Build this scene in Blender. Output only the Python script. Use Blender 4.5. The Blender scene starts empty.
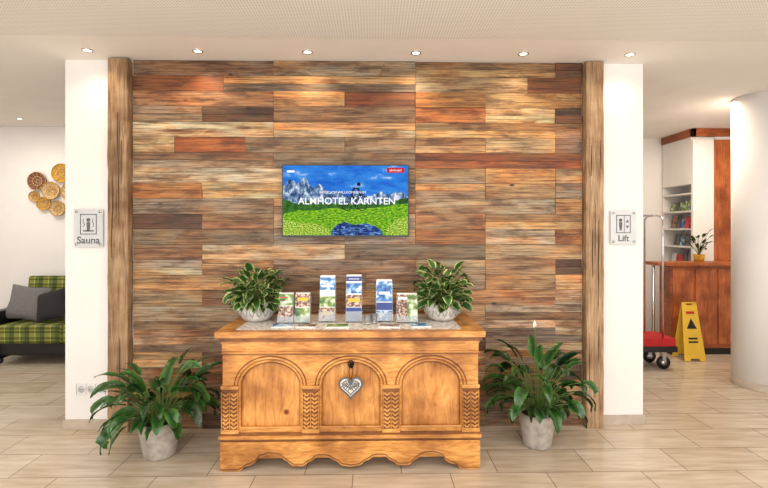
import bpy, math, random
from mathutils import Vector, Matrix, noise
random.seed(7)
sc=bpy.context.scene
try:
    sc.view_settings.view_transform='Standard'
except Exception: pass

def lin(c):
    return tuple(((x/255)/12.92 if x/255<=0.04045 else (((x/255)+0.055)/1.055)**2.4) for x in c)
# ---------------------------------------------------------------- materials
def nm(name):
    m=bpy.data.materials.new(name); m.use_nodes=True
    nt=m.node_tree; b=nt.nodes['Principled BSDF']
    return m,nt,b
def N(nt,t,**kw):
    n=nt.nodes.new(t)
    for k,v in kw.items(): setattr(n,k,v)
    return n
def ramp(nt,stops,interp='LINEAR'):
    r=N(nt,'ShaderNodeValToRGB'); r.color_ramp.interpolation=interp
    e=r.color_ramp.elements
    while len(e)<len(stops): e.new(0.5)
    for i,(p,c) in enumerate(stops):
        e[i].position=p; e[i].color=(*lin(c),1)
    return r
def plain(name,c,rough=0.5,metal=0,var=0.06,scale=12,bump=0.0,emit=0,trans=0,alpha=1):
    m,nt,b=nm(name)
    tc=N(nt,'ShaderNodeTexCoord'); no=N(nt,'ShaderNodeTexNoise'); no.inputs['Scale'].default_value=scale
    no.inputs['Detail'].default_value=4
    nt.links.new(tc.outputs['Object'],no.inputs['Vector'])
    lo=tuple(x*(1-var) for x in c); hi=tuple(min(255,x*(1+var)) for x in c)
    r=ramp(nt,[(0.3,lo),(0.7,hi)])
    nt.links.new(no.outputs['Fac'],r.inputs['Fac']); nt.links.new(r.outputs['Color'],b.inputs['Base Color'])
    b.inputs['Roughness'].default_value=rough; b.inputs['Metallic'].default_value=metal
    if trans: b.inputs['Transmission Weight'].default_value=trans
    if alpha<1: b.inputs['Alpha'].default_value=alpha
    if emit:
        nt.links.new(r.outputs['Color'],b.inputs['Emission Color']); b.inputs['Emission Strength'].default_value=emit
    if bump:
        bp=N(nt,'ShaderNodeBump'); bp.inputs['Strength'].default_value=bump; bp.inputs['Distance'].default_value=0.01
        nt.links.new(no.outputs['Fac'],bp.inputs['Height']); nt.links.new(bp.outputs['Normal'],b.inputs['Normal'])
    return m
def wood(name,stops,scale=(1.5,1.5,25),rough=0.5,bump=0.2,dist=1.2,nscale=3.0,knots=0):
    m,nt,b=nm(name)
    tc=N(nt,'ShaderNodeTexCoord'); mp=N(nt,'ShaderNodeMapping'); mp.inputs['Scale'].default_value=scale
    no=N(nt,'ShaderNodeTexNoise'); no.inputs['Scale'].default_value=nscale; no.inputs['Detail'].default_value=8
    no.inputs['Roughness'].default_value=0.65; no.inputs['Distortion'].default_value=dist
    nt.links.new(tc.outputs['Object'],mp.inputs['Vector']); nt.links.new(mp.outputs['Vector'],no.inputs['Vector'])
    r=ramp(nt,stops); nt.links.new(no.outputs['Fac'],r.inputs['Fac'])
    n2=N(nt,'ShaderNodeTexNoise'); n2.inputs['Scale'].default_value=5; n2.inputs['Detail'].default_value=4
    nt.links.new(tc.outputs['Object'],n2.inputs['Vector'])
    r2=ramp(nt,[(0.32,(190,172,155)),(0.62,(255,255,255))]); nt.links.new(n2.outputs['Fac'],r2.inputs['Fac'])
    mx=N(nt,'ShaderNodeMix',data_type='RGBA',blend_type='MULTIPLY'); mx.inputs[0].default_value=1
    nt.links.new(r.outputs['Color'],mx.inputs[6]); nt.links.new(r2.outputs['Color'],mx.inputs[7])
    out=mx.outputs[2]
    if knots:
        vo=N(nt,'ShaderNodeTexVoronoi'); vo.inputs['Scale'].default_value=knots
        nt.links.new(tc.outputs['Object'],vo.inputs['Vector'])
        r3=ramp(nt,[(0.03,(95,48,20)),(0.09,(200,160,120)),(0.13,(255,255,255))]); nt.links.new(vo.outputs['Distance'],r3.inputs['Fac'])
        m2=N(nt,'ShaderNodeMix',data_type='RGBA',blend_type='MULTIPLY'); m2.inputs[0].default_value=1
        nt.links.new(out,m2.inputs[6]); nt.links.new(r3.outputs['Color'],m2.inputs[7]); out=m2.outputs[2]
    nt.links.new(out,b.inputs['Base Color'])
    bp=N(nt,'ShaderNodeBump'); bp.inputs['Strength'].default_value=bump; bp.inputs['Distance'].default_value=0.006
    nt.links.new(no.outputs['Fac'],bp.inputs['Height']); nt.links.new(bp.outputs['Normal'],b.inputs['Normal'])
    b.inputs['Roughness'].default_value=rough
    return m
def photo(name,a,b_,c,scale=25):
    m,nt,b=nm(name)
    tc=N(nt,'ShaderNodeTexCoord'); no=N(nt,'ShaderNodeTexNoise'); no.inputs['Scale'].default_value=scale; no.inputs['Detail'].default_value=3
    nt.links.new(tc.outputs['Object'],no.inputs['Vector'])
    r=ramp(nt,[(0.35,a),(0.5,b_),(0.62,c)]); nt.links.new(no.outputs['Fac'],r.inputs['Fac'])
    nt.links.new(r.outputs['Color'],b.inputs['Base Color']); b.inputs['Roughness'].default_value=0.35
    return m
def plankmat():
    m,nt,b=nm('reclaimed_wood')
    tc=N(nt,'ShaderNodeTexCoord')
    col=N(nt,'ShaderNodeAttribute',attribute_name='col'); off=N(nt,'ShaderNodeAttribute',attribute_name='off')
    add=N(nt,'ShaderNodeVectorMath',operation='ADD')
    nt.links.new(tc.outputs['Object'],add.inputs[0]); nt.links.new(off.outputs['Vector'],add.inputs[1])
    def layer(scale,ns,det,rough,dist,stops):
        mp=N(nt,'ShaderNodeMapping'); mp.inputs['Scale'].default_value=scale
        nt.links.new(add.outputs[0],mp.inputs['Vector'])
        no=N(nt,'ShaderNodeTexNoise'); no.inputs['Scale'].default_value=ns; no.inputs['Detail'].default_value=det
        no.inputs['Roughness'].default_value=rough; no.inputs['Distortion'].default_value=dist
        nt.links.new(mp.outputs[0],no.inputs['Vector'])
        r=ramp(nt,stops); nt.links.new(no.outputs['Fac'],r.inputs['Fac']); return no,r
    no,r=layer((0.8,3,26),3.0,10,.72,.5,[(0.34,(112,98,88)),(0.44,(200,193,186)),(0.55,(242,239,236)),(0.70,(255,255,255))])
    _,r2=layer((0.7,1,2.8),5,6,.65,.3,[(0.38,(172,150,130)),(0.5,(236,228,220)),(0.64,(255,255,255))])
    _,rh=layer((1.0,1,3.5),2.2,4,.6,.5,[(0.38,(255,222,184)),(0.50,(248,240,228)),(0.62,(228,234,238))])
    _,rs=layer((2.0,3,95),2.0,4,.6,.2,[(0.36,(168,160,152)),(0.50,(255,255,255))])
    vo=N(nt,'ShaderNodeTexVoronoi'); vo.inputs['Scale'].default_value=3.4
    mp3=N(nt,'ShaderNodeMapping'); mp3.inputs['Scale'].default_value=(1.0,1,2.0)
    nt.links.new(add.outputs[0],mp3.inputs['Vector']); nt.links.new(mp3.outputs[0],vo.inputs['Vector'])
    r3=ramp(nt,[(0.03,(60,42,32)),(0.055,(180,150,125)),(0.09,(255,255,255))]); nt.links.new(vo.outputs['Distance'],r3.inputs['Fac'])
    prev=col.outputs['Color']
    for s in (r,r2,rh,rs,r3):
        mx=N(nt,'ShaderNodeMix',data_type='RGBA',blend_type='MULTIPLY'); mx.inputs[0].default_value=1
        nt.links.new(prev,mx.inputs[6]); nt.links.new(s.outputs['Color'],mx.inputs[7]); prev=mx.outputs[2]
    nt.links.new(prev,b.inputs['Base Color']); b.inputs['Roughness'].default_value=0.55
    bp=N(nt,'ShaderNodeBump'); bp.inputs['Strength'].default_value=0.6; bp.inputs['Distance'].default_value=0.003
    nt.links.new(no.outputs['Fac'],bp.inputs['Height']); nt.links.new(bp.outputs['Normal'],b.inputs['Normal'])
    return m
def leafmat(name,center,edge,e0,e1,rough=0.35,v0=.55,v1=1.5):
    m,nt,b=nm(name)
    at=N(nt,'ShaderNodeAttribute',attribute_name='col'); sp=N(nt,'ShaderNodeSeparateColor')
    nt.links.new(at.outputs['Color'],sp.inputs[0])
    tc=N(nt,'ShaderNodeTexCoord'); no=N(nt,'ShaderNodeTexNoise'); no.inputs['Scale'].default_value=30
    nt.links.new(tc.outputs['Object'],no.inputs['Vector'])
    ma=N(nt,'ShaderNodeMath',operation='MULTIPLY_ADD'); ma.inputs[1].default_value=0.7
    nt.links.new(no.outputs['Fac'],ma.inputs[0]); nt.links.new(sp.outputs[0],ma.inputs[2])
    r=ramp(nt,[(e0,center),(e1,edge)])
    m2=N(nt,'ShaderNodeMath',operation='SUBTRACT'); m2.inputs[1].default_value=0.35
    nt.links.new(ma.outputs[0],m2.inputs[0]); nt.links.new(m2.outputs[0],r.inputs['Fac'])
    hs=N(nt,'ShaderNodeHueSaturation'); mr=N(nt,'ShaderNodeMapRange')
    mr.inputs['To Min'].default_value=v0; mr.inputs['To Max'].default_value=v1
    nt.links.new(sp.outputs[2],mr.inputs['Value']); nt.links.new(mr.outputs[0],hs.inputs['Value'])
    nt.links.new(r.outputs['Color'],hs.inputs['Color']); nt.links.new(hs.outputs['Color'],b.inputs['Base Color'])
    b.inputs['Roughness'].default_value=rough
    return m
def floormat():
    m,nt,b=nm('floor_tiles')
    tc=N(nt,'ShaderNodeTexCoord'); br=N(nt,'ShaderNodeTexBrick')
    br.offset=0.5
    br.inputs['Scale'].default_value=1; br.inputs['Brick Width'].default_value=0.6; br.inputs['Row Height'].default_value=0.3
    br.inputs['Mortar Size'].default_value=0.004; br.inputs['Mortar Smooth'].default_value=0.3
    br.inputs['Color1'].default_value=(*lin((220,207,188)),1); br.inputs['Color2'].default_value=(*lin((207,192,171)),1)
    br.inputs['Mortar'].default_value=(*lin((156,140,122)),1)
    mp0=N(nt,'ShaderNodeMapping'); mp0.inputs['Location'].default_value=(0.13,0.1,0)
    nt.links.new(tc.outputs['Object'],mp0.inputs['Vector']); nt.links.new(mp0.outputs[0],br.inputs['Vector'])
    mp=N(nt,'ShaderNodeMapping'); mp.inputs['Scale'].default_value=(1.2,9,1)
    no=N(nt,'ShaderNodeTexNoise'); no.inputs['Scale'].default_value=2.5; no.inputs['Detail'].default_value=6
    nt.links.new(tc.outputs['Object'],mp.inputs['Vector']); nt.links.new(mp.outputs[0],no.inputs['Vector'])
    r=ramp(nt,[(0.3,(222,215,206)),(0.7,(255,255,255))]); nt.links.new(no.outputs['Fac'],r.inputs['Fac'])
    mx=N(nt,'ShaderNodeMix',data_type='RGBA',blend_type='MULTIPLY'); mx.inputs[0].default_value=1
    nt.links.new(br.outputs['Color'],mx.inputs[6]); nt.links.new(r.outputs['Color'],mx.inputs[7])
    nt.links.new(mx.outputs[2],b.inputs['Base Color']); b.inputs['Roughness'].default_value=0.2
    bp=N(nt,'ShaderNodeBump'); bp.inputs['Strength'].default_value=0.3; bp.inputs['Distance'].default_value=0.003; bp.invert=True
    nt.links.new(br.outputs['Fac'],bp.inputs['Height']); nt.links.new(bp.outputs['Normal'],b.inputs['Normal'])
    return m
def perfmat():
    m,nt,b=nm('perforated_ceiling')
    tc=N(nt,'ShaderNodeTexCoord')
    s=N(nt,'ShaderNodeVectorMath',operation='SCALE'); s.inputs['Scale'].default_value=1/0.018
    nt.links.new(tc.outputs['Object'],s.inputs[0])
    f=N(nt,'ShaderNodeVectorMath',operation='FRACTION'); nt.links.new(s.outputs[0],f.inputs[0])
    sb=N(nt,'ShaderNodeVectorMath',operation='SUBTRACT'); sb.inputs[1].default_value=(0.5,0.5,0)
    nt.links.new(f.outputs[0],sb.inputs[0])
    ml=N(nt,'ShaderNodeVectorMath',operation='MULTIPLY'); ml.inputs[1].default_value=(1,1,0)
    nt.links.new(sb.outputs[0],ml.inputs[0])
    le=N(nt,'ShaderNodeVectorMath',operation='LENGTH'); nt.links.new(ml.outputs[0],le.inputs[0])
    r=ramp(nt,[(0.24,(200,195,190)),(0.32,(238,234,229))]); nt.links.new(le.outputs['Value'],r.inputs['Fac'])
    nt.links.new(r.outputs['Color'],b.inputs['Base Color']); b.inputs['Roughness'].default_value=0.8
    return m
def plaid():
    m,nt,b=nm('plaid_fabric')
    tc=N(nt,'ShaderNodeTexCoord')
    sp=N(nt,'ShaderNodeSeparateXYZ'); nt.links.new(tc.outputs['Object'],sp.inputs[0])
    def stripes(inp,freq,stops):
        a=N(nt,'ShaderNodeMath',operation='MULTIPLY'); a.inputs[1].default_value=freq; nt.links.new(inp,a.inputs[0])
        f=N(nt,'ShaderNodeMath',operation='FRACT'); nt.links.new(a.outputs[0],f.inputs[0])
        r=ramp(nt,stops,'CONSTANT'); nt.links.new(f.outputs[0],r.inputs['Fac']); return r
    ad=N(nt,'ShaderNodeMath',operation='ADD'); nt.links.new(sp.outputs[1],ad.inputs[0]); nt.links.new(sp.outputs[2],ad.inputs[1])
    a=stripes(sp.outputs[0],6,[(0,(132,136,62)),(0.35,(172,172,112)),(0.42,(108,118,52)),(0.7,(80,92,48))])
    c=stripes(ad.outputs[0],9,[(0,(255,255,255)),(0.4,(170,175,135)),(0.6,(255,255,225)),(0.75,(188,188,160))])
    mx=N(nt,'ShaderNodeMix',data_type='RGBA',blend_type='MULTIPLY'); mx.inputs[0].default_value=1
    nt.links.new(a.outputs['Color'],mx.inputs[6]); nt.links.new(c.outputs['Color'],mx.inputs[7])
    nt.links.new(mx.outputs[2],b.inputs['Base Color']); b.inputs['Roughness'].default_value=0.9
    return m
M={}
M['white']=plain('white_paint',(233,229,225),0.8,var=0.01,scale=3)
M['ceil']=plain('ceiling_paint',(238,233,227),0.85,var=0.01,scale=3)
M['perf']=perfmat(); M['floor']=floormat(); M['plank']=plankmat()
M['beam']=wood('old_beam_wood',[(0.3,(98,76,56)),(0.42,(148,118,86)),(0.55,(176,144,108)),(0.72,(200,172,138))],(22,22,1.1),0.7,0.8,1.0)
M['pine']=wood('aged_pine',[(0.25,(144,88,36)),(0.40,(192,128,60)),(0.55,(218,156,82)),(0.72,(234,180,108))],(2.5,2.5,16),0.34,0.18,1.6,2.2)
M['pine_v']=wood('aged_pine_panel',[(0.25,(148,90,38)),(0.40,(196,132,64)),(0.55,(220,156,84)),(0.72,(234,180,110))],(9,4,1.6),0.34,0.18,2.4,2.0,knots=5.5)
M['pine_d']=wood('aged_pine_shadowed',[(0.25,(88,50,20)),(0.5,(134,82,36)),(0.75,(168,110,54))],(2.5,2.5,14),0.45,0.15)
M['dark']=plain('dark_gap',(35,26,20),0.9)
M['base']=plain('stone_skirting',(184,168,150),0.5)
M['black']=plain('black_plastic',(14,14,15),0.35,var=0.02)
M['iron']=plain('wrought_iron',(35,30,28),0.45,0.8)
M['chrome']=plain('chrome',(215,215,218),0.12,1.0,var=0.01)
M['steel']=plain('brushed_steel',(190,190,190),0.3,1.0)
M['pot']=plain('grey_stoneware',(168,160,150),0.6,var=0.12,scale=20,bump=0.15)
M['bowl']=plain('glazed_stone_bowl',(206,202,196),0.35,var=0.10,scale=25,bump=.2)
M['relief']=plain('bowl_relief',(150,146,142),0.5,var=0.1)
M['soil']=plain('soil',(50,36,26),0.95,var=0.3,scale=60,bump=0.6)
M['lily']=leafmat('peace_lily_leaf',(26,56,24),(52,88,36),0.1,0.9,0.26,.40,1.9)
M['varieg']=leafmat('variegated_leaf',(44,84,30),(190,196,128),0.60,0.98,0.4,.5,1.35)
M['stem']=plain('green_stem',(84,112,48),0.5)
M['spathe']=plain('white_spathe',(245,245,232),0.5,var=0.02)
M['cloth']=photo('printed_runner',(160,150,150),(224,216,204),(236,230,222),40)
M['paper']=plain('paper_white',(228,228,226),0.5,var=0.02)
M['sock']=plain('socket_recess',(196,194,192),0.5,var=0.02)
M['grey']=plain('grey_print',(95,93,94),0.6)
M['acryl']=plain('clear_acrylic',(238,243,244),0.08,trans=0.85,var=0.01)
M['plate']=plain('frosted_sign_plate',(222,224,224),0.2,var=0.01,trans=0.25)
M['sauce']=photo('brochure_green',(40,84,36),(120,150,60),(205,212,190))
M['bblue']=photo('brochure_blue',(20,68,142),(70,135,192),(215,228,236))
M['bdark']=photo('brochure_people',(40,30,30),(125,84,66),(210,184,164),60)
M['blueflat']=plain('brochure_navy',(22,56,132),0.4)
M['yell']=plain('yellow_print',(224,176,40),0.4)
M['redp']=plain('red_print',(200,30,40),0.4)
M['plaid']=plaid()
M['cushg']=plain('grey_cushion_fabric',(112,108,108),0.95,scale=60,bump=0.2)
M['cushb']=plain('black_cushion_fabric',(38,36,38),0.95,scale=60,bump=0.2)
M['wick1']=plain('brown_wicker',(118,74,46),0.8,var=0.3,scale=70,bump=0.5)
M['wick2']=plain('natural_wicker',(196,170,130),0.8,var=0.25,scale=70,bump=0.5)
M['wick3']=plain('golden_wicker',(196,148,48),0.8,var=0.25,scale=70,bump=0.5)
M['cherry']=wood('cherry_veneer',[(0.3,(140,66,30)),(0.5,(172,90,44)),(0.7,(192,110,60))],(2,2,14),0.35,0.03)
M['cherryv']=wood('cherry_veneer_vertical',[(0.3,(150,74,34)),(0.5,(184,102,52)),(0.7,(204,122,68))],(12,12,1.2),0.35,0.03)
M['signy']=plain('yellow_sign_plastic',(232,190,58),0.4,var=0.03)
M['cartred']=plain('red_carpet_deck',(180,28,26),0.8)
M['lamp']=plain('lamp_glow',(255,236,200),0.4,emit=7,var=0.0)
M['heartw']=plain('heart_white_metal',(215,210,205),0.4,0.3)
# ---------------------------------------------------------------- mesh builder
class MB:
    def __init__(s):
        s.v=[];s.f=[];s.fm=[];s.sm=[];s.c=[];s.o=[];s.mats=[];s.col=(0.5,0.5,0.5,1);s.off=(0,0,0,1)
    def mi(s,k):
        if k not in s.mats: s.mats.append(k)
        return s.mats.index(k)
    def add(s,verts,faces,mat,smooth=False,cols=None):
        b=len(s.v); s.v+= [tuple(v) for v in verts]
        s.c+= cols if cols else [s.col]*len(verts); s.o+=[s.off]*len(verts)
        i=s.mi(mat)
        for f in faces:
            s.f.append([b+x for x in f]); s.fm.append(i); s.sm.append(smooth)
    def box(s,a,b,mat,mtx=None):
        x0,y0,z0=a;x1,y1,z1=b
        vs=[Vector(p) for p in ((x0,y0,z0),(x1,y0,z0),(x1,y1,z0),(x0,y1,z0),(x0,y0,z1),(x1,y0,z1),(x1,y1,z1),(x0,y1,z1))]
        if mtx: vs=[mtx@v for v in vs]
        s.add(vs,[(0,3,2,1),(4,5,6,7),(0,1,5,4),(1,2,6,5),(2,3,7,6),(3,0,4,7)],mat)
    def obox(s,c,size,mat,rot=(0,0,0)):
        from mathutils import Euler
        m=Matrix.Translation(c)@Euler(rot).to_matrix().to_4x4()
        h=[x/2 for x in size]; s.box((-h[0],-h[1],-h[2]),(h[0],h[1],h[2]),mat,m)
    def lathe(s,prof,c,mat,seg=32,mtx=None,wob=0):
        vs=[];fs=[];n=len(prof)
        for i in range(seg):
            a=2*math.pi*i/seg
            for r,z in prof:
                rr=r*(1+wob*math.sin(3*a+z*9))
                v=Vector((rr*math.cos(a),rr*math.sin(a),z))
                if mtx: v=mtx@v
                vs.append(v+Vector(c))
        for i in range(seg):
            j=(i+1)%seg
            for k in range(n-1): fs.append((i*n+k,j*n+k,j*n+k+1,i*n+k+1))
        s.add(vs,fs,mat,True)
    def prism(s,poly,y0,y1,mat):
        n=len(poly)
        vs=[(x,y0,z) for x,z in poly]+[(x,y1,z) for x,z in poly]
        fs=[tuple(range(n)),tuple(range(2*n-1,n-1,-1))]+[(i,n+i,n+(i+1)%n,(i+1)%n) for i in range(n)]
        s.add(vs,fs,mat)
    def tube(s,path,r,mat,seg=8,closed=False):
        path=[Vector(p) for p in path]; n=len(path); vs=[];fs=[]
        for i,p in enumerate(path):
            if closed: t=path[(i+1)%n]-path[i-1]
            else: t=path[min(i+1,n-1)]-path[max(i-1,0)]
            t.normalize()
            a=t.cross(Vector((0,1,0)))
            if a.length<0.2: a=t.cross(Vector((1,0,0)))
            a.normalize(); b=t.cross(a)
            rr=r[i] if isinstance(r,(list,tuple)) else r
            for k in range(seg):
                q=2*math.pi*k/seg; vs.append(p+a*math.cos(q)*rr+b*math.sin(q)*rr)
        for i in range(n if closed else n-1):
            j=(i+1)%n
            for k in range(seg):
                l=(k+1)%seg; fs.append((i*seg+k,i*seg+l,j*seg+l,j*seg+k))
        if not closed:
            fs.append(tuple(range(seg-1,-1,-1))); fs.append(tuple((n-1)*seg+k for k in range(seg)))
        s.add(vs,fs,mat,True)
    def mesh(s,me,mtx,mat):
        s.add([mtx@v.co for v in me.vertices],[tuple(p.vertices) for p in me.polygons],mat)
    def text(s,t,size,x,y,z,mat,ext=0.0008,sx=1.0,bold=0):
        cu=bpy.data.curves.new('t','FONT'); cu.body=t; cu.size=size; cu.extrude=ext; cu.align_x='CENTER'; cu.align_y='CENTER'; cu.resolution_u=3; cu.offset=bold
        ob=bpy.data.objects.new('t',cu); sc.collection.objects.link(ob); bpy.context.view_layer.update()
        me=bpy.data.meshes.new_from_object(ob.evaluated_get(bpy.context.evaluated_depsgraph_get()))
        bpy.data.objects.remove(ob)
        s.mesh(me,Matrix.Translation((x,y,z))@Matrix.Rotation(math.pi/2,4,'X')@Matrix.Diagonal((sx,1,1,1)),mat)
    def plate(s,outer,holes,y,ext,bev,mat):
        cu=bpy.data.curves.new('p','CURVE'); cu.dimensions='2D'; cu.fill_mode='BOTH'; cu.extrude=ext; cu.bevel_depth=bev; cu.bevel_resolution=2; cu.offset=-bev
        for pl in [outer]+holes:
            sp=cu.splines.new('POLY'); sp.points.add(len(pl)-1)
            for i,(x,z) in enumerate(pl): sp.points[i].co=(x,z,0,1)
            sp.use_cyclic_u=True
        ob=bpy.data.objects.new('p',cu); sc.collection.objects.link(ob); bpy.context.view_layer.update()
        me=bpy.data.meshes.new_from_object(ob.evaluated_get(bpy.context.evaluated_depsgraph_get()))
        bpy.data.objects.remove(ob)
        s.mesh(me,Matrix.Translation((0,y,0))@Matrix.Rotation(math.pi/2,4,'X'),mat)
    def build(s,name,bevel=0,origin=None):
        me=bpy.data.meshes.new(name)
        o=Vector(origin) if origin else Vector((0,0,0))
        me.from_pydata([tuple(Vector(v)-o) for v in s.v],[],s.f)
        for k in s.mats: me.materials.append(M[k])
        for p,i,sm in zip(me.polygons,s.fm,s.sm): p.material_index=i; p.use_smooth=sm
        ca=me.color_attributes.new('col','FLOAT_COLOR','POINT'); oa=me.color_attributes.new('off','FLOAT_COLOR','POINT')
        for i in range(len(s.v)): ca.data[i].color=s.c[i]; oa.data[i].color=s.o[i]
        me.validate(); me.update()
        ob=bpy.data.objects.new(name,me); ob.location=o; sc.collection.objects.link(ob)
        if bevel:
            b=ob.modifiers.new('bevel','BEVEL'); b.width=bevel; b.segments=2; b.limit_method='ANGLE'; b.angle_limit=math.radians(40)
        return ob
def boxobj(name,a,b,mat,bevel=0):
    m=MB(); m.box(a,b,mat); return m.build(name,bevel)
# ---------------------------------------------------------------- shell
H=2.80
boxobj('floor',(-6,-5,-0.1),(6,3.2,0),'floor')
boxobj('ceiling',(-6,-0.47,H),(6,3.2,H+0.12),'ceil')
boxobj('ceiling_perforated',(-6,-5,H-0.008),(6,-0.47,H+0.12),'perf')
XL,XR=-2.341,2.09
boxobj('wall_center',(XL,0,0),(XR,0.3,H),'white')
boxobj('wall_back_left',(-6,2.35,0),(-0.1,2.5,H),'white')
boxobj('wall_back_right',(0,2.91,0),(6,3.06,H),'white')
boxobj('wall_divider',(-0.1,0.3,0),(0.0,3.06,H),'white')
boxobj('wall_left',(-6.12,-5,0),(-6,2.5,H),'white')
boxobj('wall_right',(6,-5,0),(6.12,3.06,H),'white')
boxobj('baseboard_left',(XL-0.012,-0.014,0),(-2.003,0,0.075),'base',0.002)
boxobj('baseboard_right',(1.76,-0.014,0),(XR+0.012,0,0.075),'base',0.002)
boxobj('baseboard_back_left',(-6,2.336,0),(-0.1,2.35,0.07),'base')
boxobj('baseboard_back_right',(0,2.896,0),(6,2.91,0.07),'base')
# planks
PAL={'l':(240,206,160),'t':(224,180,126),'o':(210,150,86),'b':(190,154,114),'g':(216,196,168),'k':(172,152,128),
     'r':(166,102,52),'d':(124,90,60),'w':(232,216,192)}
B=[-1.825,-1.305,-0.765,-0.225,0.315,0.855,1.395,1.604]
R=[ [(2,'k'),(2,'g'),(2,'b'),(1,'d')],
    [(1.3,'r'),(2.7,'k'),(1.6,'g'),(1.4,'r')],
    [(2,'t'),(1,'t'),(1,'r'),(1,'o'),(2,'t')],
    [(1,'k'),(1,'d'),(2,'b'),(1,'o'),(1,'l'),(1,'d')],
    [(2,'g'),(2,'g'),(2,'t'),(1,'b')],
    [(0.6,'l'),(1,'r'),(1.4,'k'),(1,'g'),(1,'t'),(1,'l'),(1,'k')],
    [(2,'g'),(2,'k'),(3,'r')],
    [(2.4,'w'),(.6,'t'),(1,'b'),(1,'g'),(1,'t'),(1,'l')],
    [(1,'o'),(2,'l'),(1,'b'),(1,'k'),(1,'t'),(1,'g')],
    [(2,'g'),(1,'b'),(1,'t'),(2,'w'),(1,'b')],
    [(1,'d'),(1,'b'),(2,'g'),(1,'t'),(2,'l')],
    [(2,'k'),(1,'g'),(1,'w'),(1,'o'),(1,'g'),(1,'o')],
    [(1,'b'),(2,'g'),(2,'k'),(2,'l')],
    [(1,'w'),(1,'t'),(2,'k'),(1,'g'),(1,'b'),(1,'d')],
    [(2,'t'),(1.3,'b'),(1.7,'g'),(1,'b'),(1,'t')],
    [(1,'k'),(2,'b'),(1,'t'),(2,'t'),(1,'g')],
    [(2,'g'),(2,'k'),(1,'t'),(2,'b')],
    [(1.4,'b'),(.6,'t'),(2,'g'),(2,'k'),(1,'w')],
    [(2,'k'),(1,'b'),(1,'g'),(1,'d'),(2,'g')],
    [(1,'g'),(2,'b'),(2,'t'),(2,'k')],
    [(2,'b'),(2,'k'),(1,'g'),(1,'b'),(1,'d')],
    [(1,'t'),(1,'k'),(2,'d'),(2,'b'),(1,'t')],
    [(2,'k'),(2,'b'),(2,'k'),(1,'b')],
    [(1,'b'),(2,'d'),(2,'b'),(2,'k')]]
def bx(c):
    i=min(int(c),6); return B[i]+(B[i+1]-B[i])*(c-i)
m=MB(); m.box((-1.824,-0.004,-0.0+.001),(1.603,-0.0005,H-0.001),'dark')
rh=(H-0.004)/24
for ri,row in enumerate(R):
    z1=H-0.002-ri*rh; z0=z1-rh; c=0
    for ln,k in row:
        x0,x1=bx(c),bx(min(7,c+ln)); c+=ln
        q=random.random()
        parts=[(z0,z1,k)] if q<0.5 else [(z0,z0+rh*0.5,k),(z0+rh*0.5,z1,k if random.random()<.5 else random.choice('gbktw'))]
        for (a,b_,kk) in parts:
            br=random.uniform(0.82,1.12); cc=tuple(min(242,x*br*(1+random.uniform(-.03,.03))) for x in PAL[kk])
            m.col=(*lin(cc),1); m.off=(random.uniform(0,40),random.uniform(0,40),random.uniform(0,40),1)
            y=-0.014-random.uniform(0,0.012)
            m.box((x0+0.001,y,a+0.001),(x1-0.001,-0.003,b_-0.001),'plank')
m.build('reclaimed_wood_cladding')
# beams (hewn rectangular posts)
def beam(x0,x1,name):
    m=MB(); n=90; cx=(x0+x1)/2; hx=(x1-x0)/2; y0,y1=-0.075,-0.0015
    ring=[(-1,1),(-1,.4),(-1,-.3),(-1,-.86),(-.95,-1),(-.5,-1),(0,-1),(.5,-1),(.95,-1),(1,-.86),(1,-.3),(1,.4),(1,1)]
    vs=[];L=len(ring)
    for i in range(n+1):
        z=0.001+(H-0.012)*i/n
        for u,v in ring:
            sd=1 if u>0 else 0
            d=noise.noise(Vector((sd*7+x0*5,3,z*3)))*0.004+noise.noise(Vector((sd*5+x0*5,v*3,z*11)))*0.003
            dy=noise.noise(Vector((u*3+x0,9,z*6)))*0.003
            y=(y0+y1)/2+v*(y1-y0)/2
            vs.append((cx+u*(hx-0.005+d), y if v>0.9 else min(y+dy,-0.002), z))
    fs=[]
    for i in range(n):
        for k in range(L):
            l=(k+1)%L; fs.append((i*L+k,i*L+l,(i+1)*L+l,(i+1)*L+k))
    fs.append(tuple(range(L))); fs.append(tuple(n*L+k for k in range(L-1,-1,-1)))
    m.add(vs,fs,'beam',False)
    for k in range(8):
        z=random.uniform(.2,2.2); x=cx+random.uniform(-.05,.05); l=random.uniform(.2,.5)
        m.prism([(x,z),(x+.002,z+l*.5),(x+.001,z+l),(x-.002,z+l*.5)],y0-0.004,y0+.01,'dark')
    m.build(name)
beam(-1.990,-1.829,'timber_post'); beam(1.606,1.752,'timber_post')
# downlights
def downlight(x,y,e=12):
    m=MB(); m.lathe([(0.038,0),(0.038,-0.005),(0.030,-0.007),(0.027,-0.002)],(x,y,H-0.001),'steel',24)
    m.lathe([(0.0,-0.0025),(0.026,-0.0025),(0.026,0)],(x,y,H-0.001),'lamp',20)
    o=m.build('recessed_downlight')
    l=bpy.data.lights.new('downlight_bulb','SPOT'); l.energy=e; l.color=(1,0.76,0.48); l.spot_size=math.radians(130); l.spot_blend=1.0; l.shadow_soft_size=0.05
    lo=bpy.data.objects.new('downlight_bulb',l); sc.collection.objects.link(lo); lo.location=(x,y,H-0.03); lo.rotation_euler=(math.radians(8),0,0)
    lo.parent=o
for x in (-2.056,-1.27,-0.483,0.303,1.09,1.877): downlight(x,-0.2,13 if abs(x)<1.5 else 7)
downlight(-4.1,1.9,6)
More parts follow.
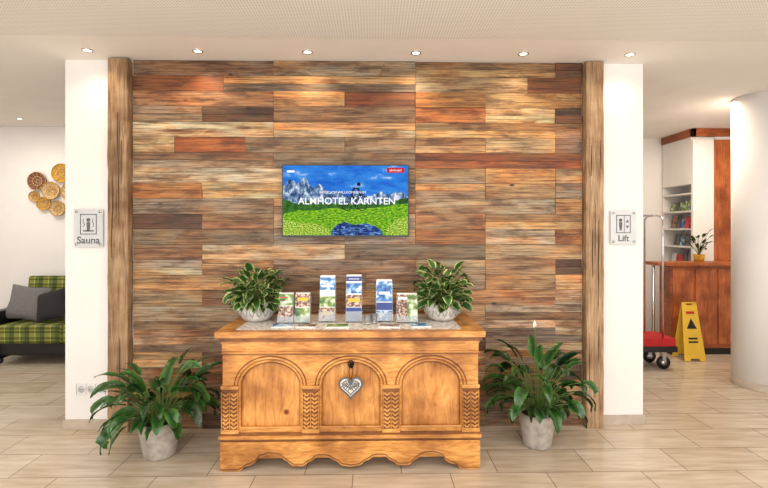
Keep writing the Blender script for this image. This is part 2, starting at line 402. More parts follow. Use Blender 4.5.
# ---------------------------------------------------------------- TV
m=MB(); tx,tz=-0.2145,1.729; W2,H2=0.4765,0.2725
m.box((tx-W2,-0.075,tz-H2),(tx+W2,-0.045,tz+H2),'black')
m.box((tx-0.2,-0.045,tz-0.15),(tx+0.2,-0.027,tz+0.15),'black')
def em(name,stops,scale=8,st=1.0,stretch=(1,1,1)):
    ma,nt,b=nm(name); tc=N(nt,'ShaderNodeTexCoord'); mp=N(nt,'ShaderNodeMapping'); mp.inputs['Scale'].default_value=stretch
    no=N(nt,'ShaderNodeTexNoise'); no.inputs['Scale'].default_value=scale; no.inputs['Detail'].default_value=8; no.inputs['Roughness'].default_value=.65
    nt.links.new(tc.outputs['Object'],mp.inputs[0]); nt.links.new(mp.outputs[0],no.inputs['Vector'])
    r=ramp(nt,stops); nt.links.new(no.outputs['Fac'],r.inputs['Fac'])
    b.inputs['Base Color'].default_value=(0.003,0.003,0.003,1); b.inputs['Roughness'].default_value=0.5; b.inputs['Specular IOR Level'].default_value=0.05
    nt.links.new(r.outputs['Color'],b.inputs['Emission Color']); b.inputs['Emission Strength'].default_value=st
    M[name]=ma
em('scr_sky',[(0.38,(15,95,205)),(0.58,(50,140,230)),(0.74,(225,240,253))],5,1,(1,1,2.5))
em('scr_mtn',[(0.40,(38,60,102)),(0.49,(92,124,166)),(0.55,(160,185,212)),(0.62,(238,243,250))],26,1,(1,1,.6))
em('scr_hill',[(0.35,(18,62,24)),(0.6,(62,120,40))],30)
em('scr_mead',[(0.40,(46,112,16)),(0.5,(104,176,26)),(0.60,(176,212,44))],40,1,(1,1,3))
em('scr_flow',[(0.46,(80,150,24)),(0.54,(190,215,60)),(0.60,(245,240,150))],90,1,(1,1,1.5))
em('scr_water',[(0.38,(8,16,60)),(0.5,(26,66,142)),(0.62,(120,165,215))],30,1,(1,1,3))
em('scr_dark',[(0.3,(10,10,18)),(0.7,(32,28,34))],20,.8)
em('scr_white',[(0.3,(250,250,250)),(0.7,(255,255,255))],5,1.1)
em('scr_red',[(0.3,(200,20,30)),(0.7,(225,30,40))],5,1)
sx0,sx1,sz0,sz1=tx-W2+.008,tx+W2-.008,tz-H2+.014,tz+H2-.008; sw,sh=sx1-sx0,sz1-sz0
def spoly(pts,k,mat):
    m.prism([(sx0+u*sw,sz0+v*sh) for u,v in pts],-0.0752-0.0003*k,-0.0750,mat)
spoly([(0,0),(1,0),(1,1),(0,1)],1,'scr_sky')
random.seed(21)
def ridge(pts,amp,n=5):
    out=[]
    for (u0,v0),(u1,v1) in zip(pts,pts[1:]):
        for i in range(n):
            t=i/n; out.append((u0+(u1-u0)*t, v0+(v1-v0)*t+(random.uniform(-amp,amp) if i else 0)))
    out.append(pts[-1]); return out
top=ridge([(1,.56),(.93,.64),(.86,.58),(.78,.63),(.70,.57),(.60,.60),(.5,.57),(.43,.64),(.37,.60),(.29,.74),(.23,.68),(.17,.83),(.12,.74),(.06,.80),(0,.70)],.02)
spoly([(0,.2),(1,.2)]+top,2,'scr_mtn')
spoly([(0,.1),(1,.1)]+ridge([(1,.54),(.9,.50),(.8,.46),(.6,.45),(.4,.46),(.2,.50),(.1,.46),(0,.52)],.012),4,'scr_hill')
spoly([(0,0),(1,0)]+ridge([(1,.46),(.85,.42),(.72,.39),(.55,.37),(.4,.39),(.25,.36),(.12,.36),(0,.3)],.006),5,'scr_mead')
spoly([(0,0),(.38,0),(.36,.1),(.25,.17),(.12,.19),(0,.22)],6,'scr_flow'); spoly([(.82,0),(1,0),(1,.28),(.9,.22),(.84,.12)],6,'scr_flow')
spoly([(.38,0),(.80,0)]+ridge([(.79,.06),(.74,.13),(.66,.17),(.58,.15),(.5,.19),(.43,.15),(.39,.07)],.008,3),7,'scr_water')
def tubes(pts,r,k,mat): 
    m.tube([(sx0+u*sw,-0.0775-0.0002*k,sz0+v*sh) for u,v in pts],r,mat,6)
def circ(u,v,r,n=20): return [(u+r*math.cos(a*2*math.pi/n)/sw,v+r*math.sin(a*2*math.pi/n)/sh) for a in range(n)]
for u in (.51,.63): m.tube([(sx0+a*sw,-0.0777,sz0+b_*sh) for a,b_ in circ(u,.42,.034)],.003,'scr_dark',5,True)
tubes([(.51,.42),(.55,.52),(.61,.52),(.63,.42)],.0028,1,'scr_dark'); tubes([(.55,.52),(.575,.41),(.61,.52)],.0028,1,'scr_dark')
tubes([(.545,.58),(.57,.68),(.60,.67),(.62,.56)],.008,1,'scr_dark'); tubes([(.545,.58),(.585,.50),(.575,.41)],.006,1,'scr_dark')
spoly(circ(.605,.735,.014),8,'scr_dark')
m.text('ALMHOTEL KÄRNTEN',0.072,tx+.01,-0.0875,tz-0.005,'scr_white',.0002,1.02,.0006)
m.text('HERZLICH WILLKOMMEN IM',0.027,tx-.02,-0.0875,tz+0.062,'scr_white',.0002)
spoly([(.83,.9),(.97,.9),(.97,.97),(.83,.97)],8,'scr_red')
m.text('almhotel',0.026,sx0+.9*sw,-0.0780,sz0+.935*sh,'scr_white',.0002)
spoly([(.03,.90),(.09,.90),(.09,.93),(.03,.93)],8,'scr_white')
m.build('wall_television')
# ---------------------------------------------------------------- chest
cx=-0.146; yf=-0.645; yb=-0.04
m=MB()
hw=0.805
m.box((cx-hw+.012,yf+0.034,0.06),(cx+hw-.012,yb,0.80),'pine')
m.box((cx-.845,yf-0.03,0.838),(cx+.845,yb+.01,0.875),'pine')
m.box((cx-.828,yf-0.016,0.812),(cx+.828,yb,0.838),'pine_d')
m.box((cx-.812,yf-0.004,0.795),(cx+.812,yb,0.812),'pine')
def archpoly(c,w,rise,zs,zb,n=20):
    p=[(c-w,zb),(c+w,zb)]
    for i in range(n+1):
        a=math.pi*i/n; p.append((c+w*math.cos(a),zs+rise*math.sin(a)))
    return p
holes=[archpoly(cx+o,.185,.15,.535,.265) for o in (-.505,0,.505)]
m.plate([(cx-hw,.235),(cx+hw,.235),(cx+hw,.80),(cx-hw,.80)],holes,yf+0.017,.012,.004,'pine')
for o in (-.505,0,.505):
    m.prism(archpoly(cx+o,.19,.155,.535,.25),yf+0.026,yf+0.033,'pine_v')
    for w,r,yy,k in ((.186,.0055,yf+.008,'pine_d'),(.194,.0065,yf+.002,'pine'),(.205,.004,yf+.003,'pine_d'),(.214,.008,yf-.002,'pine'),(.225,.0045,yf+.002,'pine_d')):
        pts=[]
        for i in range(25):
            a=math.pi*i/24; pts.append((cx+o+w*math.cos(a),yy,.530+(w-.037)*math.sin(a)))
        if w<.2: pts=[(cx+o+w,yy,.27)]+pts+[(cx+o-w,yy,.27)]
        m.tube(pts,r,k,8)
    m.tube([(cx+o-.19,yf+.006,.268),(cx+o+.19,yf+.006,.268)],.008,'pine',8)
m.box((cx-hw-.004,yf-.008,.728),(cx+hw+.004,yf+.01,.736),'pine_d')
m.box((cx-hw-.002,yf-.012,.736),(cx+hw+.002,yf+.01,.748),'pine')
m.box((cx-hw-.002,yf-.003,.748),(cx+hw+.002,yf+.01,.795),'pine')
for o in (-.755,-.252,.252,.755):
    c=cx+o
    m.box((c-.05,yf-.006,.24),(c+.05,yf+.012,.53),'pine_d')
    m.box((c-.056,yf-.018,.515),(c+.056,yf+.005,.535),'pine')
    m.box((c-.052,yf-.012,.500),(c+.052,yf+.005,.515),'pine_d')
    m.box((c-.056,yf-.016,.238),(c+.056,yf+.005,.262),'pine')
    for col in (-.025,.025):
        for i in range(9):
            z=.277+i*.0255
            for sgn in (-1,1):
                m.obox((c+col+sgn*.0095,yf-.009,z),(.026,.016,.010),'pine',(0,-sgn*.75,0))
    for xx in (-.05,0,.05): m.box((c+xx-.0025,yf-.018,.264),(c+xx+.0025,yf,.5),'pine')
m.box((cx-.822,yf-.024,.205),(cx+.822,yb,.226),'pine')
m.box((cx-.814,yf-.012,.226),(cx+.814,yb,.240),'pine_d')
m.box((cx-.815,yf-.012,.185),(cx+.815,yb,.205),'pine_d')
ctl=[(0,.022),(.05,.030),(.10,.062),(.15,.088),(.21,.088),(.255,.058),(.30,.030),(.36,.030),(.41,.066),(.45,.098),(.52,.104),(.575,.085),(.605,.05),(.635,.035),(.665,.03),(.69,.0),(.822,0.0)]
def zb(x):
    x=abs(x)
    for (a,za),(b_,zb_) in zip(ctl,ctl[1:]):
        if x<=b_:
            t=(x-a)/(b_-a); t=t*t*(3-2*t) if abs(zb_-za)>.02 else t; return za+(zb_-za)*t
    return 0
bot=[(cx-.815+1.63*i/120,zb(-.815+1.63*i/120)+.001) for i in range(121)]
vs=[];fs=[]
for x,z in bot: vs+=[(x,yf-.012,z),(x,yf-.012,.19),(x,yf+.014,.19),(x,yf+.014,z)]
for i in range(120):
    a=i*4;b_=a+4
    fs+=[(a,b_,b_+1,a+1),(a+3,a+2,b_+2,b_+3),(a,a+3,b_+3,b_)]
fs+=[(0,1,2,3),(483,482,481,480)]
m.add(vs,fs,'pine')
m.tube([(x,yf-.014,z+.014) for x,z in bot[::2]],.0035,'pine_d',6)
for sx in (cx-.815,cx+.790):
    m.box((sx,yf+.014,.06),(sx+.025,yb,.19),'pine')
    m.box((sx,yf+.014,.001),(sx+.025,yf+.12,.06),'pine'); m.box((sx,yb-.12,.001),(sx+.025,yb,.06),'pine')
for sx in (cx-hw-.0,cx+hw-.012):
    m.box((sx,yf+.03,.24),(sx+.012,yf+.12,.80),'pine'); m.box((sx,yb-.09,.24),(sx+.012,yb,.80),'pine')
    m.box((sx,yf+.12,.70),(sx+.012,yb-.09,.80),'pine'); m.box((sx,yf+.12,.24),(sx+.012,yb-.09,.32),'pine')
m.box((cx-.012,yf+.012,.635),(cx+.012,yf+.024,.70),'iron')
m.tube([(cx+.018*math.cos(a),yf-.016,.672+.02*math.sin(a)) for a in [i*math.pi/8 for i in range(16)]],.004,'iron',6,True)
m.tube([(cx,yf+.02,.65),(cx,yf-.016,.65)],.005,'iron',8)
m.build('carved_pine_chest',0.002)
# heart
m=MB()
def heart(t,s):
    return (s*16*math.sin(t)**3/16, s*(13*math.cos(t)-5*math.cos(2*t)-2*math.cos(3*t)-math.cos(4*t))/16)
hy=yf-.034; hz=.535
m.tube([(cx+heart(2*math.pi*i/40,.072)[0],hy,hz+heart(2*math.pi*i/40,.072)[1]) for i in range(40)],.0065,'grey',8,True)
m.tube([(cx+heart(2*math.pi*i/40,.050)[0],hy-.004,hz+heart(2*math.pi*i/40,.050)[1]) for i in range(40)],.003,'grey',8,True)
pl=[(cx+heart(-2*math.pi*i/40,.065)[0],hz+heart(-2*math.pi*i/40,.065)[1]) for i in range(40)]
m.prism(pl,hy-.002,hy+.004,'heartw')
for i in range(-3,4):
    m.tube([(cx+i*.014-.018,hy-.004,hz-.028+abs(i)*.009),(cx+i*.014+.016,hy-.004,hz+.035-abs(i)*.004)],.0025,'grey',5)
    m.tube([(cx+i*.014+.018,hy-.004,hz-.028+abs(i)*.009),(cx+i*.014-.016,hy-.004,hz+.035-abs(i)*.004)],.0025,'grey',5)
m.tube([(cx,hy,hz+.022),(cx-.012,hy+.006,hz+.09),(cx,hy+.012,hz+.150),(cx+.012,hy+.006,hz+.09),(cx,hy,hz+.022)],.0022,'iron',5)
m.build('heart_ornament')
# ---------------------------------------------------------------- runner
m=MB(); T=0.8755
n=90; vs=[];fs=[]
x0,x1,y0,y1=-.88,.56,-.60,-.10
for i in range(n+1):
    x=x0+(x1-x0)*i/n
    s=.012*abs(math.sin(i*math.pi/3))
    for y,z in ((y0-s,T+.0015),(y1+s,T+.0015),(y0-s,T),(y1+s,T)): vs.append((x,y,z))
for i in range(n):
    a=i*4;b_=a+4
    fs+=[(a,b_,b_+1,a+1),(a+2,a+3,b_+3,b_+2),(a,a+2,b_+2,b_),(a+1,b_+1,b_+3,a+3)]
m.add(vs,fs,'cloth'); m.build('table_runner')
T=0.8775
# ---------------------------------------------------------------- brochures
def holder(name,x,w,h,y,cover,ac=True):
    m=MB(); tilt=Matrix.Translation((x,y,T))@Matrix.Rotation(math.radians(-9),4,'X')
    if ac:
        m.box((-w/2-.004,-.034,0),(w/2+.004,.03,.003),'acryl',Matrix.Translation((x,y,T)))
        m.box((-w/2-.004,-.028,.003),(w/2+.004,-.0255,h*.22),'acryl',tilt)
        m.box((-w/2-.004,.008,.003),(w/2+.004,.0105,h*.9),'acryl',tilt)
        m.box((-w/2-.004,-.0255,.003),(-w/2-.001,.008,h*.3),'acryl',tilt); m.box((w/2+.001,-.0255,.003),(w/2+.004,.008,h*.3),'acryl',tilt)
    for i in range(3): m.box((-w/2+.001*i,-.021+i*.008,.005),(w/2-.001*i,-.016+i*.008,h-.004*(2-i)),'paper',tilt)
    for (u0,v0,u1,v1,mat) in cover:
        m.box((-w/2+u0*w,-.0222-(.0008 if u0>.01 else 0),.005+v0*h),(-w/2+u1*w,-.0208,.005+v1*h*.95),mat,tilt)
    return m.build(name)
holder('brochure_stand',-.60,.10,.205,-.40,[(0,.0,1,.55,'bdark'),(0,.55,1,.98,'sauce'),(.1,.65,.9,.72,'paper'),(.1,.8,.6,.88,'redp')])
holder('brochure_stand',-.487,.10,.205,-.40,[(0,.0,1,.5,'sauce'),(0,.5,1,.98,'bdark'),(.15,.7,.85,.85,'yell')])
holder('brochure_stand',-.323,.105,.32,-.36,[(0,.0,1,.3,'bdark'),(0,.3,1,.55,'sauce'),(0,.55,1,.66,'paper'),(0,.66,1,.98,'bblue'),(.1,.72,.9,.80,'paper'),(.1,.12,.9,.2,'yell')])
holder('brochure_stand',-.140,.105,.325,-.37,[(0,.0,1,.3,'blueflat'),(0,.3,1,.58,'bdark'),(0,.58,1,.84,'bblue'),(0,.84,1,.99,'blueflat'),(.1,.4,.9,.5,'yell'),(.15,.88,.85,.94,'paper')])
holder('brochure_stand',.070,.110,.29,-.36,[(0,.0,1,.25,'bblue'),(0,.25,1,.45,'blueflat'),(.0,.45,1,.98,'bblue'),(.15,.62,.85,.72,'paper')])
holder('brochure_stand',.225,.14,.20,-.40,[(0,.0,.5,.97,'bdark'),(.5,.0,1,.97,'sauce'),(.05,.75,.95,.88,'paper')])
def flat(x,y,w,d,rot,mat,n=3):
    m=MB(); mt=Matrix.Translation((x,y,T))@Matrix.Rotation(rot,4,'Z')
    for i in range(n): m.box((-w/2+.001*i,-d/2,.003*i),(w/2+.001*i,d/2,.003*i+.0026),'paper',mt)
    m.box((-w/2+.006,-d/2+.006,.003*n),(w/2-.004,d/2-.006,.003*n+.0008),mat,mt); return m.build('leaflet_stack')
flat(-.60,-.51,.14,.10,.1,'bblue'); flat(-.44,-.52,.13,.09,-.15,'bdark'); flat(-.24,-.53,.15,.1,.05,'sauce'); flat(.10,-.53,.14,.09,-.1,'bdark'); flat(.30,-.52,.13,.1,.1,'bblue')
for x,y in ((-.045,-.47),(.0,-.44)):
    m=MB(); m.lathe([(0,0),(.020,0),(.022,.004),(.020,.012),(.024,.065),(.022,.065),(.018,.014),(0,.012)],(x,y,T),'acryl',24)
    m.lathe([(0,.0145),(.013,.0145),(.013,.045),(0,.048)],(x,y,T),'bblue' if x<-.02 else 'paper',16)
    m.build('glass_tealight_holder')
# ---------------------------------------------------------------- plants
def leafpath(m,base,az,el,stem,leaf,width,bend,mat,stemr=.0028,clampy=None,zmin=0.02,sq=1.0,lim=None,n=9,broad=False):
    p=Vector(base); e=el; ns=5
    hz_=Vector((math.cos(az),math.sin(az)*sq,0))
    st=[p.copy()]
    for i in range(ns):
        d=hz_*math.cos(e)+Vector((0,0,math.sin(e))); p=p+d*stem/ns; st.append(p.copy()); e-=bend*0.35/ns
    lp=[p.copy()];dirs=[]
    for i in range(n):
        d=hz_*math.cos(e)+Vector((0,0,math.sin(e))); dirs.append(d.normalized()); p=p+d*leaf/n; lp.append(p.copy()); e-=bend*0.75/n*(0.5+i/n)
    dirs.append(dirs[-1])
    allp=[q for q in st+lp]
    if clampy is not None and max(q.y for q in allp)>clampy: return False
    if lim and not lim(allp): return False
    if min(q.z for q in allp)<zmin: return False
    m.tube(st,stemr,'stem',5)
    side=Vector((-math.sin(az),math.cos(az),0)); rnd=random.random(); tw=random.uniform(-.8,.8)
    vs=[];cs=[];fs=[]; sec=[-1,-.55,0,.55,1]
    for i,q in enumerate(lp):
        t=i/n
        if broad: w=width/2*(math.sin(math.pi*min(1,t*0.90+.08)**0.60))**0.6 if t<1 else 0.0008
        else: w=width/2*(math.sin(math.pi*min(1,t*0.94+.03)**0.72))**0.75 if t<1 else 0.0008
        up=dirs[i].cross(side).normalized()
        if up.z<0: up=-up
        sd=(side*math.cos(tw)+up*math.sin(tw)).normalized(); u2=sd.cross(dirs[i]).normalized()
        if u2.z<0:u2=-u2
        for s_ in sec:
            fold=abs(s_)*w*.28+ .004*math.sin(i*1.7+s_*2)*abs(s_)
            v=q+sd*s_*w+u2*fold
            if clampy is not None: v.y=min(v.y,clampy+.02)
            vs.append(v); cs.append((abs(s_),t,rnd,1))
    for i in range(n):
        for k in range(4):
            a=i*5+k; fs.append((a,a+1,a+6,a+5))
    m.add(vs,fs,mat,True,cs)
    return True
def lily(name,x,y,rt,rb,h,nl,clampy,sq,xlo,xhi,flower=None,seed=1,tall=1.0,elo=38):
    random.seed(seed)
    def lim(P):
        for q in P:
            if not (xlo<q.x<xhi): return False
            if abs(q.x-x)<.17 and q.y<y and q.z<h-.035: return False
        return True
    m=MB(); 
    m.lathe([(0,.001),(rb,.001),(rb+.006,.012),(rt*.94,h*.6),(rt,h-.02),(rt+.003,h),(rt-.009,h),(rt-.016,h-.03),(0,h-.028)],(x,y,0),'pot',40)
    m.lathe([(0,h-.02),(rt*.6,h-.018),(rt-.014,h-.026)],(x,y,0),'soil',24)
    c=0;tries=0
    while c<nl and tries<nl*20:
        tries+=1
        az=random.uniform(0,2*math.pi); f=c/nl
        el=math.radians(random.uniform(elo,66) if f<.5 else random.uniform(62,88))
        stem=random.uniform(.12,.30) if f<.5 else random.uniform(.2,.40)*tall; lf=random.uniform(.14,.24)
        b=(x+math.cos(az)*.03,y+math.sin(az)*.03,h-.03)
        if leafpath(m,b,az,el,stem,lf,random.uniform(.055,.088),random.uniform(1.5,3.2) if f<.5 else random.uniform(1.0,3.4),'lily',clampy=clampy,sq=sq,lim=lim,zmin=.08): c+=1
    if flower:
        fx,fz=flower
        top=Vector((x+fx,y-.05,fz)); m.tube([(x,y,h-.03),(x+fx*.3,y-.02,h+.25),(x+fx*.8,y-.04,fz-.1),top],.003,'stem',6)
        m.tube([top,top+Vector((0,-.010,.022))],.003,'spathe',8)
        vs=[];fs=[]
        for i in range(9):
            t=i/8; w=.012*math.sin(math.pi*t**.8) if 0<i<8 else .001
            for s_ in (-1,-.5,0,.5,1): vs.append(top+Vector((s_*w,.010-.5*w*(s_*s_)*.6,t*.055-.012)))
        for i in range(8):
            for k in range(4): a=i*5+k; fs.append((a,a+1,a+6,a+5))
        m.add(vs,fs,'spathe',True)
    return m.build(name,origin=(x,y,0))
lily('potted_peace_lily',-1.44,-.42,.135,.095,.24,92,-.06,1.0,-1.81,-1.03,seed=3,tall=.98)
lily('potted_peace_lily',1.143,-.33,.125,.09,.235,86,-.05,.8,.80,1.46,(-.03,.84),seed=12,tall=1.15,elo=42)
def bowlplant(x,y,seed,nl=170):
    random.seed(seed); m=MB(); 
    m.lathe([(0,0),(.066,0),(.088,.010),(.124,.050),(.136,.092),(.122,.128),(.108,.138),(.098,.138),(.108,.12),(.112,.11),(0,.108)],(x,y,T),'bowl',40,wob=.02)
    m.lathe([(0,.118),(.1,.116),(.106,.112)],(x,y,T),'soil',24)
    for k in range(7):
        a=-math.pi/2+(k-3)*.36
        for s_ in (-1,1):
            m.tube([(x+(.118+.017*math.sin(t*.8))*math.cos(a+s_*.11*math.sin(t*.78)),y+(.118+.017*math.sin(t*.8))*math.sin(a+s_*.11*math.sin(t*.78)),T+.042+.016*t) for t in range(5)],.0032,'relief',5)
    c=0;tr=0
    while c<nl and tr<nl*10:
        tr+=1
        az=random.uniform(0,2*math.pi); el=math.radians(random.uniform(5,89))
        st=random.uniform(.07,.26) if el>.8 else random.uniform(.05,.15)
        b=(x+math.cos(az)*random.uniform(0,.06),y+math.sin(az)*random.uniform(0,.06),T+.11)
        if leafpath(m,b,az,el,st,random.uniform(.07,.10),random.uniform(.048,.068),random.uniform(.8,2.8),'varieg',.0018,clampy=-.04,zmin=T+.07,n=6,broad=True,lim=lambda P:all(abs(q.x-x)<.205 for q in P)): c+=1
    m.build('potted_variegated_plant',origin=(x,y,T))
bowlplant(-.824,-.30,5); bowlplant(.479,-.30,9)
# ---------------------------------------------------------------- signs, sockets
def sign(x,z,w,h,label,kind):
    m=MB(); m.box((x-w/2,-.022,z-h/2),(x+w/2,-.017,z+h/2),'plate')
    for sx in (-1,1):
        for sz in (-1,1):
            c=(x+sx*(w/2-.02),0,z+sz*(h/2-.02))
            m.lathe([(0,0),(.007,0),(.007,.022),(.009,.022),(.009,.028),(0,.028)],c,'steel',14,Matrix.Rotation(math.pi/2,4,'X'))
    y=-.0235; zc=z+h*.10; r=h*.27
    m.box((x-r*.8,y,zc-r),(x+r*.8,y+.001,zc-r+.006),'grey'); m.box((x-r*.8,y,zc+r-.006),(x+r*.8,y+.001,zc+r),'grey')
    m.box((x-r*.8,y,zc-r),(x-r*.8+.006,y+.001,zc+r),'grey'); m.box((x+r*.8-.006,y,zc-r),(x+r*.8,y+.001,zc+r),'grey')
    def man(px,s):
        m.lathe([(0,0),(.013*s,0),(.013*s,.001),(0,.001)],(px,y+.0015,zc+.03*s),'grey',16,Matrix.Rotation(math.pi/2,4,'X'))
        m.prism([(px-.013*s,zc+.014*s),(px+.013*s,zc+.014*s),(px+.011*s,zc-.02*s),(px+.009*s,zc-.05*s),(px+.002*s,zc-.05*s),(px,zc-.02*s),(px-.002*s,zc-.05*s),(px-.009*s,zc-.05*s),(px-.011*s,zc-.02*s)],y,y+.001,'grey')
    if kind=='sauna':
        man(x,1.1)
        m.box((x-.04,y,zc-.055),(x+.04,y+.001,zc-.045),'grey')
        for k in (-.035,.035): m.tube([(x+k,y,zc-.02),(x+k+.006,y,zc),(x+k-.006,y,zc+.02),(x+k,y,zc+.04)],.002,'grey',5)
    else:
        man(x-.022,1.0)
        m.box((x+.004,y,zc-r),(x+.008,y+.001,zc+r),'grey')
        m.prism([(x+.016,zc+.012),(x+.044,zc+.012),(x+.03,zc+.036)],y,y+.001,'grey')
        m.prism([(x+.016,zc-.012),(x+.03,zc-.036),(x+.044,zc-.012)],y,y+.001,'grey')
    m.text(label,h*.26,x,y,z-h*.33,'grey',bold=.0008)
    return m.build('wall_sign_'+label.lower())
sign(-2.155,1.525,.215,.285,'Sauna','sauna'); sign(1.925,1.53,.20,.26,'Lift','lift')
m=MB(); m.box((-2.25,-.010,.265),(-2.035,-.0005,.345),'paper')
for k in range(3):
    c=(-2.214+k*.071,-.0105,.305); R90=Matrix.Rotation(math.pi/2,4,'X')
    m.lathe([(.031,.0005),(.031,.003),(.026,.003),(.026,.0008)],c,'paper',24,R90)
    m.lathe([(0,.0008),(.0255,.0008),(.0255,.0002)],c,'sock',24,R90)
    for s_ in (-.009,.009): m.lathe([(0,.0015),(.004,.0015),(.004,.0),],(c[0]+s_,c[1],c[2]),'black',10,R90)
for xx in (-2.25,-2.179,-2.108,-2.037): m.box((xx-.001,-.0115,.265),(xx+.001,-.0005,.345),'grey')
m.build('power_socket')
# ---------------------------------------------------------------- column right
m=MB(); m.lathe([(0,.0),(.25,.0),(.25,H-.001),(0,H-.001)],(3.775,.87,0),'white',64)
m.lathe([(.258,0.001),(.258,.07),(.249,.072)],(3.775,.87,0),'base',64); m.build('round_column')
# ---------------------------------------------------------------- left lounge
def cushion(m,c,w,h,t,mat,rot):
    from mathutils import Euler
    mt=Matrix.Translation(c)@Euler(rot).to_matrix().to_4x4(); n=12; vs=[];fs=[]
    for side in (-1,1):
        for i in range(n+1):
            for j in range(n+1):
                u=i/n*2-1;v=j/n*2-1
                th=t/2*max(0,(1-u**4)*(1-v**4))**.5
                pin=1-.10*(1-abs(u))*abs(v); pin2=1-.10*(1-abs(v))*abs(u)
                vs.append(mt@Vector((u*w/2*pin2,side*th,v*h/2*pin)))
    L=(n+1)**2
    for sd in range(2):
        for i in range(n):
            for j in range(n):
                a=sd*L+i*(n+1)+j; q=(a,a+1,a+n+2,a+n+1); fs.append(q if sd else q[::-1])
    m.add(vs,fs,mat,True)
m=MB(); SX0,SX1=-4.33,-2.75
m.box((SX0+.02,1.72,.10),(SX1,2.28,.26),'black')
for x in (SX0+.08,SX1-.1):
    for y in (1.76,2.22): m.box((x,y,0.001),(x+.05,y+.05,.10),'black')
nseat=2; wS=(SX1-SX0-.16)/2
for i in range(2):
    a=SX0+.14+i*wS; m.box((a+.004,1.68,.24),(a+wS-.004,2.16,.45),'plaid')
    m.obox((a+wS/2,2.19,.68),(wS-.01,.16,.54),'plaid',(-.14,0,0))
m.box((SX0,1.66,.05),(SX0+.13,2.30,.60),'black'); m.box((SX1-.0,1.66,.05),(SX1+.13,2.30,.60),'black')
m.build('plaid_sofa',.025)
m=MB(); cushion(m,(-4.03,1.92,.665),.42,.40,.13,'cushg',(-.30,.12,.1)); m.build('throw_cushion')
m=MB(); cushion(m,(-3.72,1.87,.64),.36,.36,.12,'cushb',(-.34,-.25,-.1)); m.build('throw_cushion')
m=MB()
for (x,z,r,k,d) in ((-4.20,2.12,.115,'wick1',.03),(-4.02,2.00,.11,'wick2',.045),(-3.90,2.22,.12,'wick3',.03),(-4.12,1.84,.085,'wick3',.03),(-3.94,1.78,.095,'wick2',.045),(-4.24,1.93,.065,'wick2',.02),(-3.78,1.99,.12,'wick2',.03)):
    R90=Matrix.Rotation(math.pi/2,4,'X'); alt={'wick1':'wick2','wick2':'wick3','wick3':'wick2'}[k]
    m.lathe([(0,d-.022),(r*.3,d-.02),(r*.6,d-.014),(r*.85,d-.002),(r,d+.012),(r*1.01,d+.006),(r*.85,0.0),(0,0)],(x,2.349,z),k,36,R90)
    def zz(q): return d+.012-(.034*(1-q)) if q>.3 else d-.018
    for q in (.2,.5,.98):
        m.tube([(x+r*q*math.cos(a*math.pi/16),2.349-zz(q)-.002,z+r*q*math.sin(a*math.pi/16)) for a in range(32)],.0035,alt,5,True)
    for j in range(12):
        a=j*2*math.pi/12
        m.tube([(x+r*q*math.cos(a),2.349-zz(q)-.001,z+r*q*math.sin(a)) for q in (.2,.5,.8,1)],.0022,alt,4)
m.build('woven_basket_wall_decor')
# ---------------------------------------------------------------- right reception
m=MB(); X0,Y0,Y1,X1=4.05,2.26,2.895,5.4
m.box((X0+.30,Y0+.02,0),(X1,Y1,H-.001),'white')
m.box((X0,Y1-.02,.0),(X0+.30,Y1,H-.001),'white')
m.box((X0,Y0,0),(X0+.27,Y0+.04,2.66),'white')
m.box((X0+.27,Y0-.01,0),(X1,Y0+.02,2.66),'cherryv')
m.box((X0-.015,Y0-.02,2.70),(X1,Y0+.03,H-.001),'cherry'); m.box((X0-.015,Y0-.02,2.70),(X0+.03,Y1,H-.001),'cherry')
m.box((X0,Y0+.04,2.10),(X0+.30,Y1-.02,2.70),'white')
for z in (1.05,1.28,1.51,1.74,1.97): m.box((X0,Y0+.04,z),(X0+.30,Y1-.02,z+.02),'white')
m.box((X0,Y0+.04,0),(X0+.30,Y1-.02,1.05),'white')
m.build('reception_shelving_cabinet',.002)
m=MB(); random.seed(4)
for z in (1.07,1.30,1.53,1.76):
    y=Y0+.07
    while y<Y1-.14:
        w=random.uniform(.05,.12); h=random.uniform(.10,.18)
        k=random.choice(['bdark','paper','bblue','sauce','redp','paper','grey'])
        m.obox((X0+.10,y+w/2,z+h/2+.002),(.012,w,h),k,(0,.2,0)); y+=w+.015
m.build('magazines')
m=MB()
m.box((3.58,1.98,.08),(5.3,2.20,1.08),'cherry'); m.box((3.62,2.0,0),(5.3,2.18,.08),'black')
m.box((3.40,1.93,1.08),(5.3,2.24,1.12),'cherryv')
for i in range(6): m.box((3.60+i*.28,1.968,.13),(3.60+i*.28+.262,1.98,1.04),'cherryv')
m.tube([(3.44,2.1,.002),(3.44,2.1,1.08)],.02,'chrome',12)
m.build('reception_counter',.003)
random.seed(2); m=MB(); px,py,pz=4.0,2.08,1.121
m.lathe([(0,0),(.05,0),(.065,.09),(.06,.09),(.045,.01),(0,.01)],(px,py,pz),'wick3',20)
m.lathe([(0,.075),(.06,.075)],(px,py,pz),'soil',16)
for i in range(40): leafpath(m,(px,py,pz+.07),random.uniform(0,6.28),math.radians(random.uniform(45,88)),random.uniform(.08,.30),random.uniform(.06,.1),.03,random.uniform(.6,2),'lily',.002,clampy=2.20,zmin=pz,n=5)
m.build('potted_counter_plant')
m=MB(); sx,sy=3.68,1.80
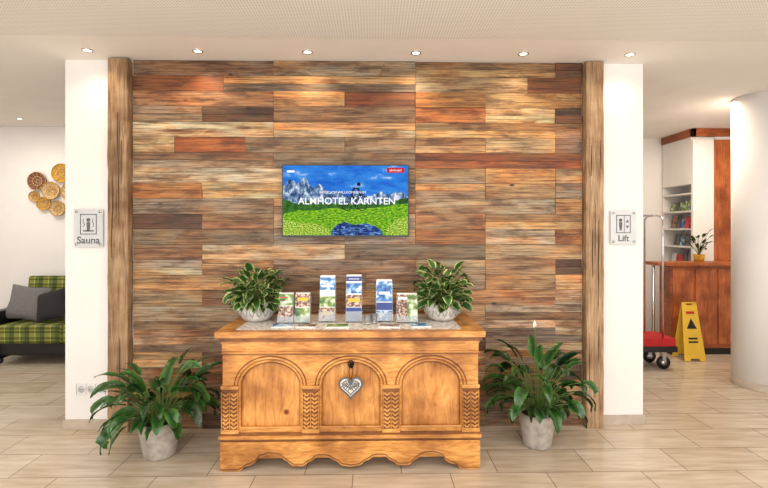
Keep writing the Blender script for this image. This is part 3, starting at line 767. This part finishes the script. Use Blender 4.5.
def half(sg):
    mt=Matrix.Translation((sx,sy,.66))@Matrix.Rotation(sg*.17,4,'X')
    pl=[(-.125,-.664),(-.06,-.664),(-.05,-.635),(.05,-.635),(.06,-.664),(.125,-.664),(.085,0),(.04,0),(.035,-.03),(-.035,-.03),(-.04,0),(-.085,0)]
    t=.008; n=len(pl)
    vs=[mt@Vector((x,-t/2,z)) for x,z in pl]+[mt@Vector((x,t/2,z)) for x,z in pl]
    m.add(vs,[tuple(range(n)),tuple(range(2*n-1,n-1,-1))]+[(i,n+i,n+(i+1)%n,(i+1)%n) for i in range(n)],'signy')
    f=-t/2-.0015 if sg<0 else t/2+.0005
    tri=[(-.06,-.30),(.06,-.30),(0,-.18)]
    m.add([mt@Vector((x,f,z)) for x,z in tri],[(0,1,2)],'black')
    m.box((-.055,f,-.42),(.055,f+.001,-.40),'black',mt); m.box((-.055,f,-.46),(.055,f+.001,-.44),'black',mt); m.box((-.05,f,-.13),(.05,f+.001,-.10),'redp',mt)
half(-1); half(1); m.tube([(sx-.08,sy,.658),(sx+.08,sy,.658)],.008,'signy',8)
m.build('wet_floor_sign')
# luggage cart
m=MB(); ax0,ax1,ay0,ay1=2.35,3.24,1.36,1.74
m.box((ax0,ay0,.25),(ax1,ay1,.34),'cartred'); m.box((ax0-.012,ay0-.012,.20),(ax1+.012,ay1+.012,.26),'black')
for x in (ax0+.08,ax1-.10):
    for y in (ay0+.06,ay1-.06):
        m.tube([(x,y-.014,.071),(x,y+.014,.071)],.07,'black',20); m.tube([(x,y-.016,.071),(x,y+.016,.071)],.03,'chrome',14)
        m.box((x-.02,y-.022,.09),(x+.02,y+.022,.20),'steel')
for x in (ax0+.17,ax1-.13):
    pts=[(x,ay0+.02,.34),(x,ay0+.02,1.62)]+[(x,(ay0+ay1)/2-(.17)*math.cos(a),1.62+.05*math.sin(a)) for a in [i*math.pi/10 for i in range(1,10)]]+[(x,ay1-.02,1.62),(x,ay1-.02,.34)]
    m.tube(pts,.010,'chrome',10)
m.tube([(ax0+.17,(ay0+ay1)/2,1.67),(ax1-.13,(ay0+ay1)/2,1.67)],.010,'chrome',10)
m.build('luggage_cart')
# ---------------------------------------------------------------- lighting
w=bpy.data.worlds.new('World'); sc.world=w; w.use_nodes=True
w.node_tree.nodes['Background'].inputs[0].default_value=(0.97,0.97,0.98,1); w.node_tree.nodes['Background'].inputs[1].default_value=1.05
def area(name,loc,rot,sx,sy,e,c):
    l=bpy.data.lights.new(name,'AREA'); l.shape='RECTANGLE'; l.size=sx; l.size_y=sy; l.energy=e; l.color=c
    o=bpy.data.objects.new(name,l); sc.collection.objects.link(o); o.location=loc; o.rotation_euler=rot
area('added_daylight_fill',(0.5,-4.9,1.45),(math.radians(90),0,0),9,2.4,185,(1,.97,.93))  # fill light added behind the camera in place of daylight; no window modelled
area('added_lounge_fill',(-4,1.0,2.77),(0,0,0),1.2,1.2,30,(1,.94,.86))  # added fill under the lounge ceiling to brighten the room; no lamp stands there
area('added_reception_fill',(3.6,1.3,2.77),(0,0,0),1.2,.8,36,(1,.86,.70))  # brightens the reception side; area light added without any ceiling fixture
area('added_lobby_fill',(0,-2.6,2.76),(0,0,0),6,1.5,60,(1,.94,.87))  # wide area light added below the lobby ceiling, with no fixture
# ---------------------------------------------------------------- camera
cd=bpy.data.cameras.new('camera'); cam=bpy.data.objects.new('camera',cd); sc.collection.objects.link(cam)
cam.location=(0,-3.59,1.51); cam.rotation_euler=(math.radians(90),0,math.radians(-1.2))
cd.sensor_width=36; cd.lens=36*467/768; cd.shift_y=-14/768; cd.clip_start=.05
sc.camera=cam
